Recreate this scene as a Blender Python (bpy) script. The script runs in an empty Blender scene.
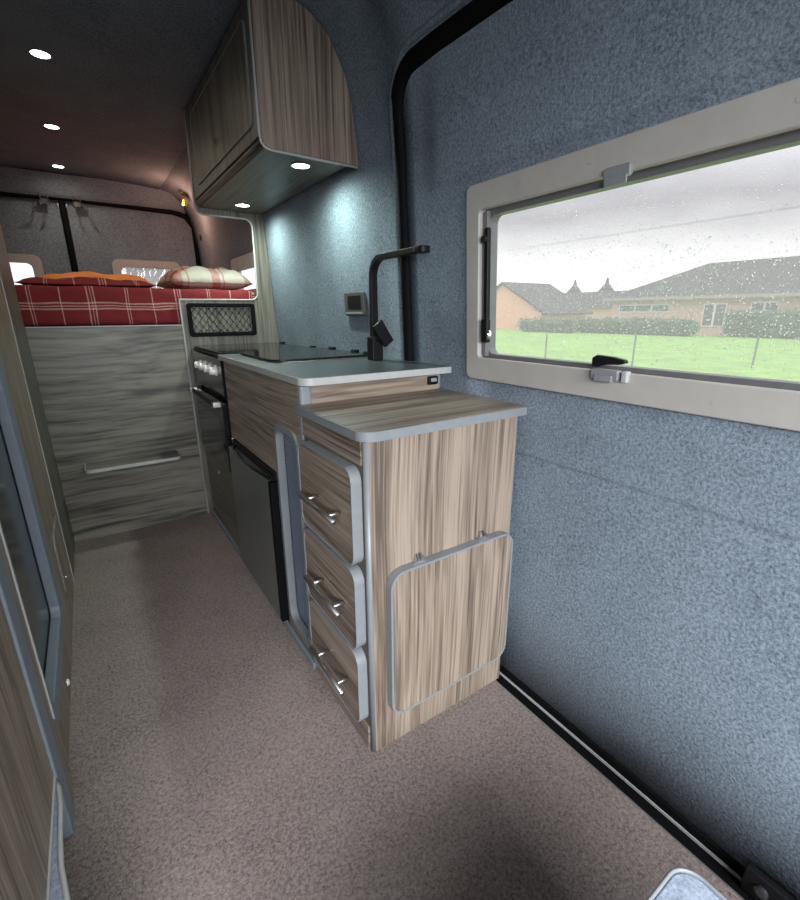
import bpy, bmesh, math, random
from mathutils import Vector, Matrix
random.seed(7)
SC = bpy.context.scene
COL = SC.collection

# ---------------------------------------------------------------- camera
cam = bpy.data.cameras.new('camera')
cam.sensor_fit = 'HORIZONTAL'; cam.sensor_width = 36.0
cam.lens = 455.28 / 800 * 36.0
cam.clip_start = 0.02; cam.clip_end = 500
co = bpy.data.objects.new('camera', cam); COL.objects.link(co)
yaw, pit, rol = math.radians(33.762), math.radians(16.736), math.radians(-0.270)
fwd = Vector((math.sin(yaw)*math.cos(pit), math.cos(yaw)*math.cos(pit), -math.sin(pit)))
rt = Vector((math.cos(yaw), -math.sin(yaw), 0)); up = rt.cross(fwd)
r2 = rt*math.cos(rol) + up*math.sin(rol); u2 = r2.cross(fwd)
co.matrix_world = Matrix(((r2.x, u2.x, -fwd.x, 0), (r2.y, u2.y, -fwd.y, 0), (r2.z, u2.z, -fwd.z, 1.06), (0, 0, 0, 1)))
SC.camera = co

# ---------------------------------------------------------------- view, world
SC.view_settings.view_transform = 'Standard'; SC.view_settings.look = 'None'
SC.view_settings.exposure = 0.0; SC.view_settings.gamma = 1.0
SC.view_settings.use_curve_mapping = False

w = bpy.data.worlds.new('overcast sky'); SC.world = w; w.use_nodes = True
nt = w.node_tree; N = nt.nodes; L = nt.links
bg = N['Background']
tc = N.new('ShaderNodeTexCoord'); sep = N.new('ShaderNodeSeparateXYZ'); L.new(tc.outputs['Generated'], sep.inputs[0])
mp = N.new('ShaderNodeMapping'); mp.inputs['Scale'].default_value = (1, 1, 3.0); L.new(tc.outputs['Generated'], mp.inputs[0])
nz = N.new('ShaderNodeTexNoise'); nz.inputs['Scale'].default_value = 2.6; nz.inputs['Detail'].default_value = 5
L.new(mp.outputs[0], nz.inputs['Vector'])
ma = N.new('ShaderNodeMath'); ma.operation = 'MULTIPLY_ADD'; ma.inputs[1].default_value = 0.16; L.new(nz.outputs['Fac'], ma.inputs[0]); L.new(sep.outputs['Z'], ma.inputs[2])
rp = N.new('ShaderNodeValToRGB'); L.new(ma.outputs[0], rp.inputs[0])
rp.color_ramp.elements[0].position = 0.14; rp.color_ramp.elements[0].color = (.50, .49, .50, 1)
rp.color_ramp.elements[1].position = 0.25; rp.color_ramp.elements[1].color = (0.152, 0.138, 0.170, 1)
e = rp.color_ramp.elements.new(0.46); e.color = (0.70, 0.70, 0.75, 1)
L.new(rp.outputs[0], bg.inputs['Color']); bg.inputs['Strength'].default_value = 2.9

def area(name, loc, target, sx, sy, power, color=(1, 1, 1), spread=180, portal=False):
    l = bpy.data.lights.new(name, 'AREA'); l.shape = 'RECTANGLE'; l.size = sx; l.size_y = sy
    l.energy = power; l.color = color
    o = bpy.data.objects.new(name, l); COL.objects.link(o)
    o.location = loc
    l.spread = math.radians(spread)
    if portal: l.cycles.is_portal = True
    d = Vector(target) - Vector(loc)
    o.rotation_euler = d.to_track_quat('-Z', 'Y').to_euler()
    return o
area('windscreen_daylight', (0.0, -1.75, 1.35), (0.45, .35, -0.4), 1.5, 0.62, 54, (0.92, 0.96, 1.0), 100)
area('side_window_daylight', (0.92, 0.42, 1.125), (0.0, 0.42, 1.125), 0.97, 0.36, 1, (1, 1, 1), 180, True)
area('cab_window_daylight', (-0.80, -1.0, 1.3), (0.9, 0.5, 0.2), 0.6, 0.5, 13, (0.88, 0.94, 1.0), 95)

# ---------------------------------------------------------------- materials
MATS = {}
def newmat(name):
    m = bpy.data.materials.new(name); m.use_nodes = True
    return m, m.node_tree.nodes, m.node_tree.links, m.node_tree.nodes['Principled BSDF']

def plain(name, col, rough=0.5, metal=0.0, emis=None, estr=0, spec=0.5, noise=0.0, nscale=60, bump=0.0):
    m, N, L, b = newmat(name)
    b.inputs['Base Color'].default_value = (*col, 1); b.inputs['Roughness'].default_value = rough
    b.inputs['Metallic'].default_value = metal; b.inputs['Specular IOR Level'].default_value = spec
    if emis:
        b.inputs['Emission Color'].default_value = (*emis, 1); b.inputs['Emission Strength'].default_value = estr
    t = N.new('ShaderNodeTexCoord'); n = N.new('ShaderNodeTexNoise'); n.inputs['Scale'].default_value = nscale
    n.inputs['Detail'].default_value = 3
    L.new(t.outputs['Object'], n.inputs['Vector'])
    if noise > 0:
        r = N.new('ShaderNodeValToRGB')
        r.color_ramp.elements[0].position = .3; r.color_ramp.elements[1].position = .7
        r.color_ramp.elements[0].color = (*[c*(1-noise) for c in col], 1); r.color_ramp.elements[1].color = (*[min(1, c*(1+noise)) for c in col], 1)
        L.new(n.outputs['Fac'], r.inputs[0]); L.new(r.outputs[0], b.inputs['Base Color'])
    if bump > 0:
        bp = N.new('ShaderNodeBump'); bp.inputs['Strength'].default_value = bump; bp.inputs['Distance'].default_value = .002
        L.new(n.outputs['Fac'], bp.inputs['Height']); L.new(bp.outputs[0], b.inputs['Normal'])
    MATS[name] = m
    return m

def wood(name, axis, dark, mid, light, band=7.0, warp=.035):
    m, N, L, b = newmat(name)
    t = N.new('ShaderNodeTexCoord')
    # slow warp so the figure wanders
    wn = N.new('ShaderNodeTexNoise'); wn.inputs['Scale'].default_value = 1.6; wn.inputs['Detail'].default_value = 1
    L.new(t.outputs['Object'], wn.inputs['Vector'])
    sub = N.new('ShaderNodeVectorMath'); sub.operation = 'SUBTRACT'; sub.inputs[1].default_value = (.5, .5, .5); L.new(wn.outputs['Color'], sub.inputs[0])
    scl = N.new('ShaderNodeVectorMath'); scl.operation = 'SCALE'; scl.inputs['Scale'].default_value = warp; L.new(sub.outputs[0], scl.inputs[0])
    add = N.new('ShaderNodeVectorMath'); L.new(t.outputs['Object'], add.inputs[0]); L.new(scl.outputs[0], add.inputs[1])
    def tex(cross, along, det):
        mp = N.new('ShaderNodeMapping'); s = [cross]*3; s['xyz'.index(axis)] = along
        mp.inputs['Scale'].default_value = s; L.new(add.outputs[0], mp.inputs[0])
        n = N.new('ShaderNodeTexNoise'); n.inputs['Scale'].default_value = 1; n.inputs['Detail'].default_value = det
        n.inputs['Roughness'].default_value = .6
        L.new(mp.outputs[0], n.inputs['Vector']); return n
    a = tex(band*2.2, .55, 3); c = tex(band*16, 2.2, 3)
    mx = N.new('ShaderNodeMath'); mx.operation = 'MULTIPLY_ADD'; mx.inputs[1].default_value = .74
    L.new(c.outputs['Fac'], mx.inputs[0])
    m2 = N.new('ShaderNodeMath'); m2.operation = 'MULTIPLY'; m2.inputs[1].default_value = .50; L.new(a.outputs['Fac'], m2.inputs[0]); L.new(m2.outputs[0], mx.inputs[2])
    r = N.new('ShaderNodeValToRGB'); L.new(mx.outputs[0], r.inputs[0])
    r.color_ramp.elements[0].position = .48; r.color_ramp.elements[0].color = (*dark, 1)
    r.color_ramp.elements[1].position = .72; r.color_ramp.elements[1].color = (*light, 1)
    e = r.color_ramp.elements.new(.6); e.color = (*mid, 1)
    L.new(r.outputs[0], b.inputs['Base Color']); b.inputs['Roughness'].default_value = .42
    bp = N.new('ShaderNodeBump'); bp.inputs['Strength'].default_value = .15; bp.inputs['Distance'].default_value = .001
    L.new(c.outputs['Fac'], bp.inputs['Height']); L.new(bp.outputs[0], b.inputs['Normal'])
    MATS[name] = m; return m

def felt(name, c1, c2, scale=420, patch=9, bump=.5, rough=.95):
    m, N, L, b = newmat(name)
    t = N.new('ShaderNodeTexCoord')
    n = N.new('ShaderNodeTexNoise'); n.inputs['Scale'].default_value = scale; n.inputs['Detail'].default_value = 2
    p = N.new('ShaderNodeTexNoise'); p.inputs['Scale'].default_value = patch; p.inputs['Detail'].default_value = 5; p.inputs['Roughness'].default_value = .7
    f2 = N.new('ShaderNodeTexNoise'); f2.inputs['Scale'].default_value = scale*.42; f2.inputs['Detail'].default_value = 2
    for q in (n, p, f2): L.new(t.outputs['Object'], q.inputs['Vector'])
    s = N.new('ShaderNodeMath'); s.operation = 'MULTIPLY_ADD'; s.inputs[1].default_value = .8; L.new(n.outputs['Fac'], s.inputs[0])
    s2 = N.new('ShaderNodeMath'); s2.operation = 'MULTIPLY_ADD'; s2.inputs[1].default_value = .8; L.new(f2.outputs['Fac'], s2.inputs[0])
    s3 = N.new('ShaderNodeMath'); s3.operation = 'MULTIPLY'; s3.inputs[1].default_value = .35; L.new(p.outputs['Fac'], s3.inputs[0])
    L.new(s3.outputs[0], s2.inputs[2]); L.new(s2.outputs[0], s.inputs[2])
    r = N.new('ShaderNodeValToRGB'); L.new(s.outputs[0], r.inputs[0])
    r.color_ramp.elements[0].position = .80; r.color_ramp.elements[0].color = (*c1, 1)
    r.color_ramp.elements[1].position = 1.0; r.color_ramp.elements[1].color = (*c2, 1)
    # ramp clamps at 1: rescale the sum to 0..1
    d = N.new('ShaderNodeMath'); d.operation = 'MULTIPLY'; d.inputs[1].default_value = .85
    L.new(s.outputs[0], d.inputs[0]); L.new(d.outputs[0], r.inputs[0])
    r.color_ramp.elements[0].position = .58; r.color_ramp.elements[1].position = 1.0
    L.new(r.outputs[0], b.inputs['Base Color']); b.inputs['Roughness'].default_value = rough
    b.inputs['Specular IOR Level'].default_value = .1
    bp = N.new('ShaderNodeBump'); bp.inputs['Strength'].default_value = bump; bp.inputs['Distance'].default_value = .002
    L.new(f2.outputs['Fac'], bp.inputs['Height']); L.new(bp.outputs[0], b.inputs['Normal'])
    MATS[name] = m; return m

WD, WM, WL = (.088, .066, .049), (.198, .152, .116), (.290, .232, .181)
WX = wood('grained laminate across', 'x', WD, WM, WL, 4.0)
WY = wood('grained laminate lengthwise', 'y', WD, WM, WL, 8)
WZ = wood('grained laminate upright', 'z', WD, WM, WL, 9)
GD, GM, GL = (.042, .038, .029), (.110, .101, .080), (.165, .153, .122)  # shaded copy of the laminate: the dim light is put into its colours
GX = wood('shaded laminate across', 'x', (.030, .027, .020), (.105, .097, .077), (.165, .153, .122), 3.6, .07)
GY = wood('shaded laminate lengthwise', 'y', GD, GM, GL, 5)
GZ = wood('shaded laminate upright', 'z', GD, GM, GL, 7)
LINING = felt('blue grey felt lining', (.071, .090, .106), (.222, .263, .310), 380, 5)
CARPET = felt('taupe loop carpet', (.088, .069, .063), (.275, .222, .204), 330, 4, .6)
BOXFELT = felt('pale blue grey carpet', (.15, .18, .225), (.30, .345, .41), 300)
EDGE = plain('silver grey edging', (.185, .198, .208), .42, noise=.05)
EDGEL = plain('pale edging', (.36, .36, .35), .4, noise=.04)
TOPG = plain('slate grey worktop', (.085, .10, .11), .28, noise=.12, nscale=300)
BLK = plain('black rubber', (.003, .003, .0035), .7, spec=.1, bump=.1)
BLKM = plain('matt black metal', (.005, .005, .006), .5, spec=.25, noise=.1)
BLKG = plain('black glass', (.008, .009, .009), .10, spec=.3, noise=.05)
STEEL = plain('brushed steel', (.50, .49, .47), .38, 1.0, noise=.06)
FRDG = plain('dark steel fridge front', (.20, .22, .215), .30, .6, noise=.06, nscale=12)
CHROME = plain('chrome', (.8, .8, .8), .12, 1.0)
PLAST = plain('warm grey window plastic', (.37, .345, .315), .5, noise=.04, nscale=20)
ALU = plain('grey aluminium profile', (.15, .145, .15), .4, .3, noise=.06)
CLIP = plain('translucent grey plastic', (.20, .205, .21), .3, noise=.05)
GOLD = plain('brass', (.75, .5, .12), .25, 1.0)
LED = plain('led lens', (1, 1, 1), .3, emis=(.93, 1.0, .93), estr=14)
WHITE = plain('white knob plastic', (.75, .74, .70), .35)
FRAMED = plain('blue grey satin trim', (.17, .20, .235), .45, noise=.06)
DARKP = plain('dark smoked panel', (.020, .030, .032), .16, noise=.2, nscale=3)
REDL = None

def tambour():
    m, N, L, b = newmat('ribbed tambour')
    t = N.new('ShaderNodeTexCoord'); wv = N.new('ShaderNodeTexWave'); wv.bands_direction = 'Z'; wv.inputs['Scale'].default_value = 32
    L.new(t.outputs['Object'], wv.inputs['Vector'])
    r = N.new('ShaderNodeValToRGB'); r.color_ramp.elements[0].color = (.11, .14, .19, 1); r.color_ramp.elements[1].color = (.21, .25, .32, 1)
    L.new(wv.outputs['Fac'], r.inputs[0]); L.new(r.outputs[0], b.inputs['Base Color']); b.inputs['Roughness'].default_value = .6
    bp = N.new('ShaderNodeBump'); bp.inputs['Strength'].default_value = .5; bp.inputs['Distance'].default_value = .003
    L.new(wv.outputs['Fac'], bp.inputs['Height']); L.new(bp.outputs[0], b.inputs['Normal'])
    return m
TAMB = tambour()

def plaid(name, base, line, lines_x, lines_z, axz=True, period=.36):
    """cloth with groups of thin woven lines crossing each other; lines_* are (centre, halfwidth) inside one period"""
    m, N, L, b = newmat(name)
    t = N.new('ShaderNodeTexCoord'); s = N.new('ShaderNodeSeparateXYZ'); L.new(t.outputs['Object'], s.inputs[0])
    wn = N.new('ShaderNodeTexNoise'); wn.inputs['Scale'].default_value = 7; L.new(t.outputs['Object'], wn.inputs['Vector'])
    def mask(sock, lines):
        wob = N.new('ShaderNodeMath'); wob.operation = 'MULTIPLY_ADD'; wob.inputs[1].default_value = .012; L.new(wn.outputs['Fac'], wob.inputs[0]); L.new(sock, wob.inputs[2])
        md = N.new('ShaderNodeMath'); md.operation = 'WRAP'; md.inputs[1].default_value = period; md.inputs[2].default_value = 0; L.new(wob.outputs[0], md.inputs[0])
        tot = None
        for c, hw in lines:
            a = N.new('ShaderNodeMath'); a.operation = 'COMPARE'; a.inputs[1].default_value = c; a.inputs[2].default_value = hw; L.new(md.outputs[0], a.inputs[0])
            if tot is None: tot = a.outputs[0]
            else:
                x = N.new('ShaderNodeMath'); x.operation = 'MAXIMUM'; L.new(tot, x.inputs[0]); L.new(a.outputs[0], x.inputs[1]); tot = x.outputs[0]
        return tot
    a = mask(s.outputs['X'], lines_x)
    # second direction runs over the top (y) and down the front (z): use their difference
    yz = N.new('ShaderNodeMath'); yz.operation = 'SUBTRACT'; L.new(s.outputs['Z'], yz.inputs[0]); L.new(s.outputs['Y'], yz.inputs[1])
    c = mask(yz.outputs[0], lines_z)
    sm = N.new('ShaderNodeMath'); sm.operation = 'ADD'; L.new(a, sm.inputs[0]); L.new(c, sm.inputs[1])
    h = N.new('ShaderNodeMath'); h.operation = 'MULTIPLY'; h.inputs[1].default_value = .5; L.new(sm.outputs[0], h.inputs[0])
    fn = N.new('ShaderNodeTexNoise'); fn.inputs['Scale'].default_value = 380; L.new(t.outputs['Object'], fn.inputs['Vector'])
    fm = N.new('ShaderNodeMath'); fm.operation = 'MULTIPLY'; L.new(h.outputs[0], fm.inputs[0])
    f3 = N.new('ShaderNodeMath'); f3.operation = 'MULTIPLY'; f3.inputs[1].default_value = 2.0; L.new(fn.outputs['Fac'], f3.inputs[0]); L.new(f3.outputs[0], fm.inputs[1]); fm.use_clamp = True
    mx = N.new('ShaderNodeMix'); mx.data_type = 'RGBA'; mx.inputs['A'].default_value = (*base, 1); mx.inputs['B'].default_value = (*line, 1)
    L.new(fm.outputs[0], mx.inputs['Factor']); L.new(mx.outputs['Result'], b.inputs['Base Color'])
    b.inputs['Roughness'].default_value = .9; b.inputs['Specular IOR Level'].default_value = .1
    n2 = N.new('ShaderNodeTexNoise'); n2.inputs['Scale'].default_value = 14; L.new(t.outputs['Object'], n2.inputs['Vector'])
    bp = N.new('ShaderNodeBump'); bp.inputs['Strength'].default_value = .5; bp.inputs['Distance'].default_value = .02
    L.new(n2.outputs['Fac'], bp.inputs['Height']); L.new(bp.outputs[0], b.inputs['Normal'])
    return m
LX = [(.04, .0025), (.053, .0015), (.064, .0025), (.19, .002), (.20, .0015), (.30, .002)]
LZ = [(.05, .004), (.065, .003), (.08, .004), (.20, .003), (.215, .003)]
PLAID = plaid('red plaid cotton', (.165, .022, .025), (.62, .40, .34), LX, [(.018, .0035), (.030, .0025), (.043, .0035), (.20, .003)])
PLAIDW = plaid('cream plaid cotton', (.52, .47, .40), (.42, .05, .04), [(.03, .022), (.07, .004), (.20, .022), (.25, .004)], [(.05, .020), (.2, .020)])
ORANGE = plain('orange cotton', (.75, .24, .05), .85, noise=.18, nscale=6, bump=.3)

def pane_mat():
    m, N, L, b = newmat('wet acrylic pane')
    out = N['Material Output']; N.remove(b)
    tr = N.new('ShaderNodeBsdfTransparent'); tl = N.new('ShaderNodeBsdfTranslucent'); tl.inputs[0].default_value = (.97, .95, .98, 1)
    gl = N.new('ShaderNodeBsdfGlossy'); gl.inputs['Roughness'].default_value = .05
    t = N.new('ShaderNodeTexCoord'); n = N.new('ShaderNodeTexNoise'); n.inputs['Scale'].default_value = 300; n.inputs['Detail'].default_value = 4
    L.new(t.outputs['Object'], n.inputs['Vector'])
    ml = N.new('ShaderNodeMath'); ml.operation = 'MULTIPLY_ADD'; ml.inputs[1].default_value = .26; ml.inputs[2].default_value = .05; L.new(n.outputs['Fac'], ml.inputs[0])
    mx = N.new('ShaderNodeMixShader'); L.new(ml.outputs[0], mx.inputs[0]); L.new(tr.outputs[0], mx.inputs[1]); L.new(tl.outputs[0], mx.inputs[2])
    m2 = N.new('ShaderNodeMixShader'); m2.inputs[0].default_value = .03; L.new(mx.outputs[0], m2.inputs[1]); L.new(gl.outputs[0], m2.inputs[2])
    L.new(m2.outputs[0], out.inputs[0])
    return m
PANE = pane_mat()
def drop_mat():
    m, N, L, b = newmat('water')
    b.inputs['Base Color'].default_value = (1, 1, 1, 1); b.inputs['Transmission Weight'].default_value = 1
    b.inputs['IOR'].default_value = 1.33; b.inputs['Roughness'].default_value = .02
    return m
WATER = drop_mat()

# ---------------------------------------------------------------- mesh helpers
def m3(axis, a, u, v):
    return {'x': (a, u, v), 'y': (u, a, v), 'z': (u, v, a)}[axis]
def rr(u0, v0, u1, v1, r=0.0, n=6, rs=None):
    """rounded rectangle; rs = radii for (u0v0, u1v0, u1v1, u0v1)"""
    rs = rs or [r]*4; P = []
    for (cu, cv, a0), q in zip(((u0, v0, 180), (u1, v0, 270), (u1, v1, 0), (u0, v1, 90)), rs):
        su = 1 if cu == u0 else -1; sv = 1 if cv == v0 else -1
        for k in range(n+1):
            a = math.radians(a0 + 90*k/n)
            P.append((cu + su*q + q*math.cos(a), cv + sv*q + q*math.sin(a)))
    return P
class MB:
    def __init__(s): s.v = []; s.f = []
    def add(s, vs, fs):
        b = len(s.v); s.v += [tuple(x) for x in vs]; s.f += [tuple(b+i for i in f) for f in fs]; return s
    def box(s, x0, x1, y0, y1, z0, z1):
        return s.add([(x, y, z) for z in (z0, z1) for y in (y0, y1) for x in (x0, x1)],
                     [(0, 2, 3, 1), (4, 5, 7, 6), (0, 1, 5, 4), (2, 6, 7, 3), (0, 4, 6, 2), (1, 3, 7, 5)])
    def prism(s, poly, axis, a0, a1):
        n = len(poly)
        vs = [m3(axis, a0, u, v) for u, v in poly] + [m3(axis, a1, u, v) for u, v in poly]
        fs = [tuple(range(n)), tuple(range(2*n-1, n-1, -1))] + [(i, (i+1) % n, n+(i+1) % n, n+i) for i in range(n)]
        return s.add(vs, fs)
    def ring(s, po, pi, axis, a0, a1):
        n = len(po)
        vs = [m3(axis, a, u, v) for a, p in ((a0, po), (a0, pi), (a1, pi), (a1, po)) for u, v in p]
        fs = []
        for k in range(4):
            for i in range(n):
                j = (i+1) % n; k2 = (k+1) % 4
                fs.append((k*n+i, k*n+j, k2*n+j, k2*n+i))
        return s.add(vs, fs)
    def tube(s, pts, r, n=10, closed=False, flat=None):
        pts = [Vector(p) for p in pts]; N_ = len(pts); vs = []; fs = []; prev = None
        for i, p in enumerate(pts):
            if closed: d = pts[(i+1) % N_] - pts[i-1]
            else: d = pts[min(i+1, N_-1)] - pts[max(i-1, 0)]
            d.normalize()
            if prev is None:
                a = Vector((0, 0, 1)) if abs(d.z) < .9 else Vector((0, 1, 0))
                sd = d.cross(a).normalized()
            else: sd = (prev - d*prev.dot(d)).normalized()
            prev = sd; u = d.cross(sd)
            rad = r[i] if isinstance(r, (list, tuple)) else r
            if flat:
                ra, rb = flat
                vs += [p + sd*ra*x + u*rb*y for x, y in ((-1, -1), (1, -1), (1, 1), (-1, 1))]
            else:
                vs += [p + sd*rad*math.cos(2*math.pi*k/n) + u*rad*math.sin(2*math.pi*k/n) for k in range(n)]
        m = 4 if flat else n
        for i in range(N_ if closed else N_-1):
            for k in range(m):
                j = (i+1) % N_
                fs.append((i*m+k, i*m+(k+1) % m, j*m+(k+1) % m, j*m+k))
        if not closed: fs += [tuple(range(m-1, -1, -1)), tuple((N_-1)*m+k for k in range(m))]
        return s.add(vs, fs)
    def cyl(s, p0, p1, r, n=20): return s.tube([p0, p1], r, n)
    def lathe(s, c, axis, prof, n=24):
        """prof: list of (offset along axis, radius)"""
        c = Vector(c); A = {'x': Vector((1, 0, 0)), 'y': Vector((0, 1, 0)), 'z': Vector((0, 0, 1))}[axis]
        B = Vector((A.y, A.z, A.x)); D = A.cross(B); vs = []; fs = []
        for a, r in prof:
            vs += [c + A*a + (B*math.cos(2*math.pi*k/n) + D*math.sin(2*math.pi*k/n))*max(r, 1e-5) for k in range(n)]
        for i in range(len(prof)-1):
            for k in range(n): fs.append((i*n+k, i*n+(k+1) % n, (i+1)*n+(k+1) % n, (i+1)*n+k))
        fs += [tuple(range(n-1, -1, -1)), tuple((len(prof)-1)*n+k for k in range(n))]
        return s.add(vs, fs)
    def move(s, fn): s.v = [tuple(fn(*p)) for p in s.v]; return s
    def build(s, name, mat, parent=None, bevel=0.0, smooth=False, label=None, segs=2, sub=0, solid=0.0, recalc=True):
        me = bpy.data.meshes.new(name)
        o = bpy.data.objects.new(name, me); COL.objects.link(o)
        if parent is not None: org = wloc(parent)
        else:
            xs, ys, zs = zip(*s.v); org = Vector(((min(xs)+max(xs))/2, (min(ys)+max(ys))/2, min(zs))); o.location = org
        me.from_pydata([tuple(Vector(p)-org) for p in s.v], [], s.f)
        if recalc:
            bm = bmesh.new(); bm.from_mesh(me); bmesh.ops.recalc_face_normals(bm, faces=bm.faces); bm.to_mesh(me); bm.free()
        me.materials.append(mat)
        if parent is not None: o.parent = parent
        if solid:
            md = o.modifiers.new('thickness', 'SOLIDIFY'); md.thickness = solid; md.offset = 1
        if bevel:
            md = o.modifiers.new('bevel', 'BEVEL'); md.width = bevel; md.segments = segs; md.limit_method = 'ANGLE'; md.angle_limit = math.radians(40)
        if sub:
            md = o.modifiers.new('sub', 'SUBSURF'); md.levels = sub; md.render_levels = sub
        if smooth:
            for p in me.polygons: p.use_smooth = True
        elif bevel:
            for p in me.polygons: p.use_smooth = True
            md = o.modifiers.new('wn', 'WEIGHTED_NORMAL'); md.keep_sharp = True
        if label: o['label'] = label
        return o
def wloc(o):
    l = Vector(o.location)
    while o.parent is not None: o = o.parent; l = l + Vector(o.location)
    return l
def thing(name, loc, label, cat, group=None, kind=None):
    o = bpy.data.objects.new(name, None); COL.objects.link(o); o.location = loc; o.empty_display_size = .05
    if kind: o['kind'] = kind
    if label: o['label'] = label
    if cat: o['category'] = cat
    if group: o['group'] = group
    return o
def tag(o, label, cat, group=None, kind=None):
    o['label'] = label; o['category'] = cat
    if group: o['group'] = group
    if kind: o['kind'] = kind
    return o
def struct(o): o['kind'] = 'structure'; return o
def copy_thing(o, loc, label):
    r = o.copy(); COL.objects.link(r); r.location = loc; r['label'] = label
    for ch in list(o.children):
        c = ch.copy(); COL.objects.link(c); c.parent = r
        for g in list(ch.children):
            d = g.copy(); COL.objects.link(d); d.parent = c
    return r
def sm(a, b, x):
    t = max(0, min(1, (x-a)/(b-a))); return t*t*(3-2*t)

# ---------------------------------------------------------------- van shell
def wx(z):
    """inner face of the right side of the body at height z"""
    P = [(0, .892), (.886, .890), (1.38, .864), (1.54, .857), (1.70, .838), (1.78, .815), (1.865, .765), (1.915, .70), (1.94, .60)]
    for (a, xa), (b, xb) in zip(P, P[1:]):
        if z <= b: return xa + (xb-xa)*max(0, (z-a))/(b-a)
    return .60
def wx2(y, z):
    x = wx(z)
    x -= .016*sm(1.17, 1.07, y)*sm(1.372, 1.405, z)*(1-sm(1.5, 1.7, z)*.8)          # the door panel swells above the window
    x += .0035*sm(.712, .706, z)*(1 if y < 1.2 else 0)                             # seam across the lower lining
    return x
def sheet(ys, zs, fx, skip):
    b = MB(); nz_ = len(zs)
    for y in ys:
        for z in zs: b.v.append((fx(y, z), y, z))
    for i in range(len(ys)-1):
        for j in range(nz_-1):
            if skip((ys[i]+ys[i+1])/2, (zs[j]+zs[j+1])/2): continue
            b.f.append((i*nz_+j, (i+1)*nz_+j, (i+1)*nz_+j+1, i*nz_+j+1))
    return b
def lin(a, b, n): return [a + (b-a)*i/n for i in range(n+1)]

fl = MB().box(-.92, .852, -1.9, 4.25, -.03, 0).build('floor', CARPET); struct(fl)

DY0, DY1, DZ1 = -.55, 1.268, 1.708
WY0, WY1, WZ0, WZ1 = -.14, .965, .896, 1.352          # hole for the side window
ys = sorted(set(lin(DY0, WY0, 4)+[WY0, WY1]+lin(WY0, WY1, 12)+lin(1.0, 1.2, 14)+[DY1]))
zs = sorted(set([.024, .3, .6, .700, .704, .708, .712, .716, .80, WZ0, 1.0, 1.2, WZ1]+lin(1.365, 1.42, 11)+lin(1.45, DZ1, 8)))
b = sheet(ys, zs, wx2, lambda y, z: WY0 < y < WY1 and WZ0 < z < WZ1)
door = b.build('door_1', LINING, smooth=True, recalc=False); struct(door)
# solidify towards the outside
md = door.modifiers.new('thickness', 'SOLIDIFY'); md.thickness = .03; md.offset = -1
def flip_out(o, sgn=1):
    """make the sheet normals face the van's inside so the solidify goes outward"""
    me = o.data; bm = bmesh.new(); bm.from_mesh(me)
    bm.faces.ensure_lookup_table(); f = bm.faces[0]; f.normal_update()
    if f.normal.x*sgn > 0: bmesh.ops.reverse_faces(bm, faces=bm.faces)
    bm.to_mesh(me); bm.free()
flip_out(door)
wn_ = thing('window_1', (.88, .41, .88), None, None, kind='structure')

# wall behind the kitchen and bed, and the strip above the door
RY0, RY1, RZ0, RZ1 = 2.70, 3.16, 1.17, 1.345
ys = sorted(set(lin(-1.9, -.75, 3)+lin(-.75, DY0, 2)+lin(DY0, DY1, 12)+lin(DY1, RY0, 10)+lin(RY0, RY1, 3)+lin(RY1, 4.22, 6)))
zs = sorted(set([0, .45, .886, 1.0, RZ0, RZ1, 1.45, 1.54, 1.62, 1.708, 1.745, 1.78, 1.825, 1.865, 1.895, 1.915, 1.94]))
def wall_skip(y, z): return (RY0 < y < RY1 and RZ0 < z < RZ1) or (DY0 < y < DY1 and z < 1.708) or (-1.9 < y < -.75 and .95 < z < 1.6)
def wxr(y, z): return wx(z) if z < 1.93 else .60
b = sheet(ys, zs, wxr, wall_skip)
wr = b.build('wall_right', LINING, smooth=True, recalc=False); struct(wr)
md = wr.modifiers.new('thickness', 'SOLIDIFY'); md.thickness = .03; md.offset = -1
flip_out(wr)
# left wall is the mirror image
def lx(y, z): return -wxr(y, z)
b = sheet(lin(-1.9, 4.22, 16), zs, lx, lambda y, z: -1.6 < y < -.7 and 1.0 < z < 1.7)
wl = b.build('wall_left', LINING, smooth=True, recalc=False); struct(wl)
md = wl.modifiers.new('thickness', 'SOLIDIFY'); md.thickness = .03; md.offset = -1
flip_out(wl, -1)
# ceiling, slightly crowned
b = MB(); xs = [-.62, -.5, -.3, -.1, .1, .3, .5, .62]; cy = lin(-1.9, 4.25, 12)
def cz(x): return 1.956 - .026*(abs(x)/.62)**2
for y in cy:
    for x in xs: b.v.append((x, y, cz(x)))
for i in range(len(cy)-1):
    for j in range(len(xs)-1): b.f.append((i*8+j, (i+1)*8+j, (i+1)*8+j+1, i*8+j+1))
ce = b.build('ceiling', LINING, smooth=True, recalc=False)
for p in ce.data.polygons: pass
md = ce.modifiers.new('thickness', 'SOLIDIFY'); md.thickness = .04; md.offset = 1; struct(ce)
bm = bmesh.new(); bm.from_mesh(ce.data); bm.faces.ensure_lookup_table(); bm.faces[0].normal_update()
if bm.faces[0].normal.z < 0: bmesh.ops.reverse_faces(bm, faces=bm.faces)
bm.to_mesh(ce.data); bm.free()
# seam line across the ceiling lining
sm_ = MB().box(-.58, .60, 1.74, 1.745, 1.9355, 1.9380)
sm_.v = [(x, y, cz(x)-.001 if z < 1.937 else cz(x)+.006) for x, y, z in sm_.v]
# cab end: wall with a windscreen opening
po = rr(-.92, 0, .92, 1.98, .02); pi = rr(-.78, .98, .78, 1.70, .1)
wf = MB().ring(po, pi, 'y', -1.94, -1.90).build('wall_front', LINING); struct(wf)

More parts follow.
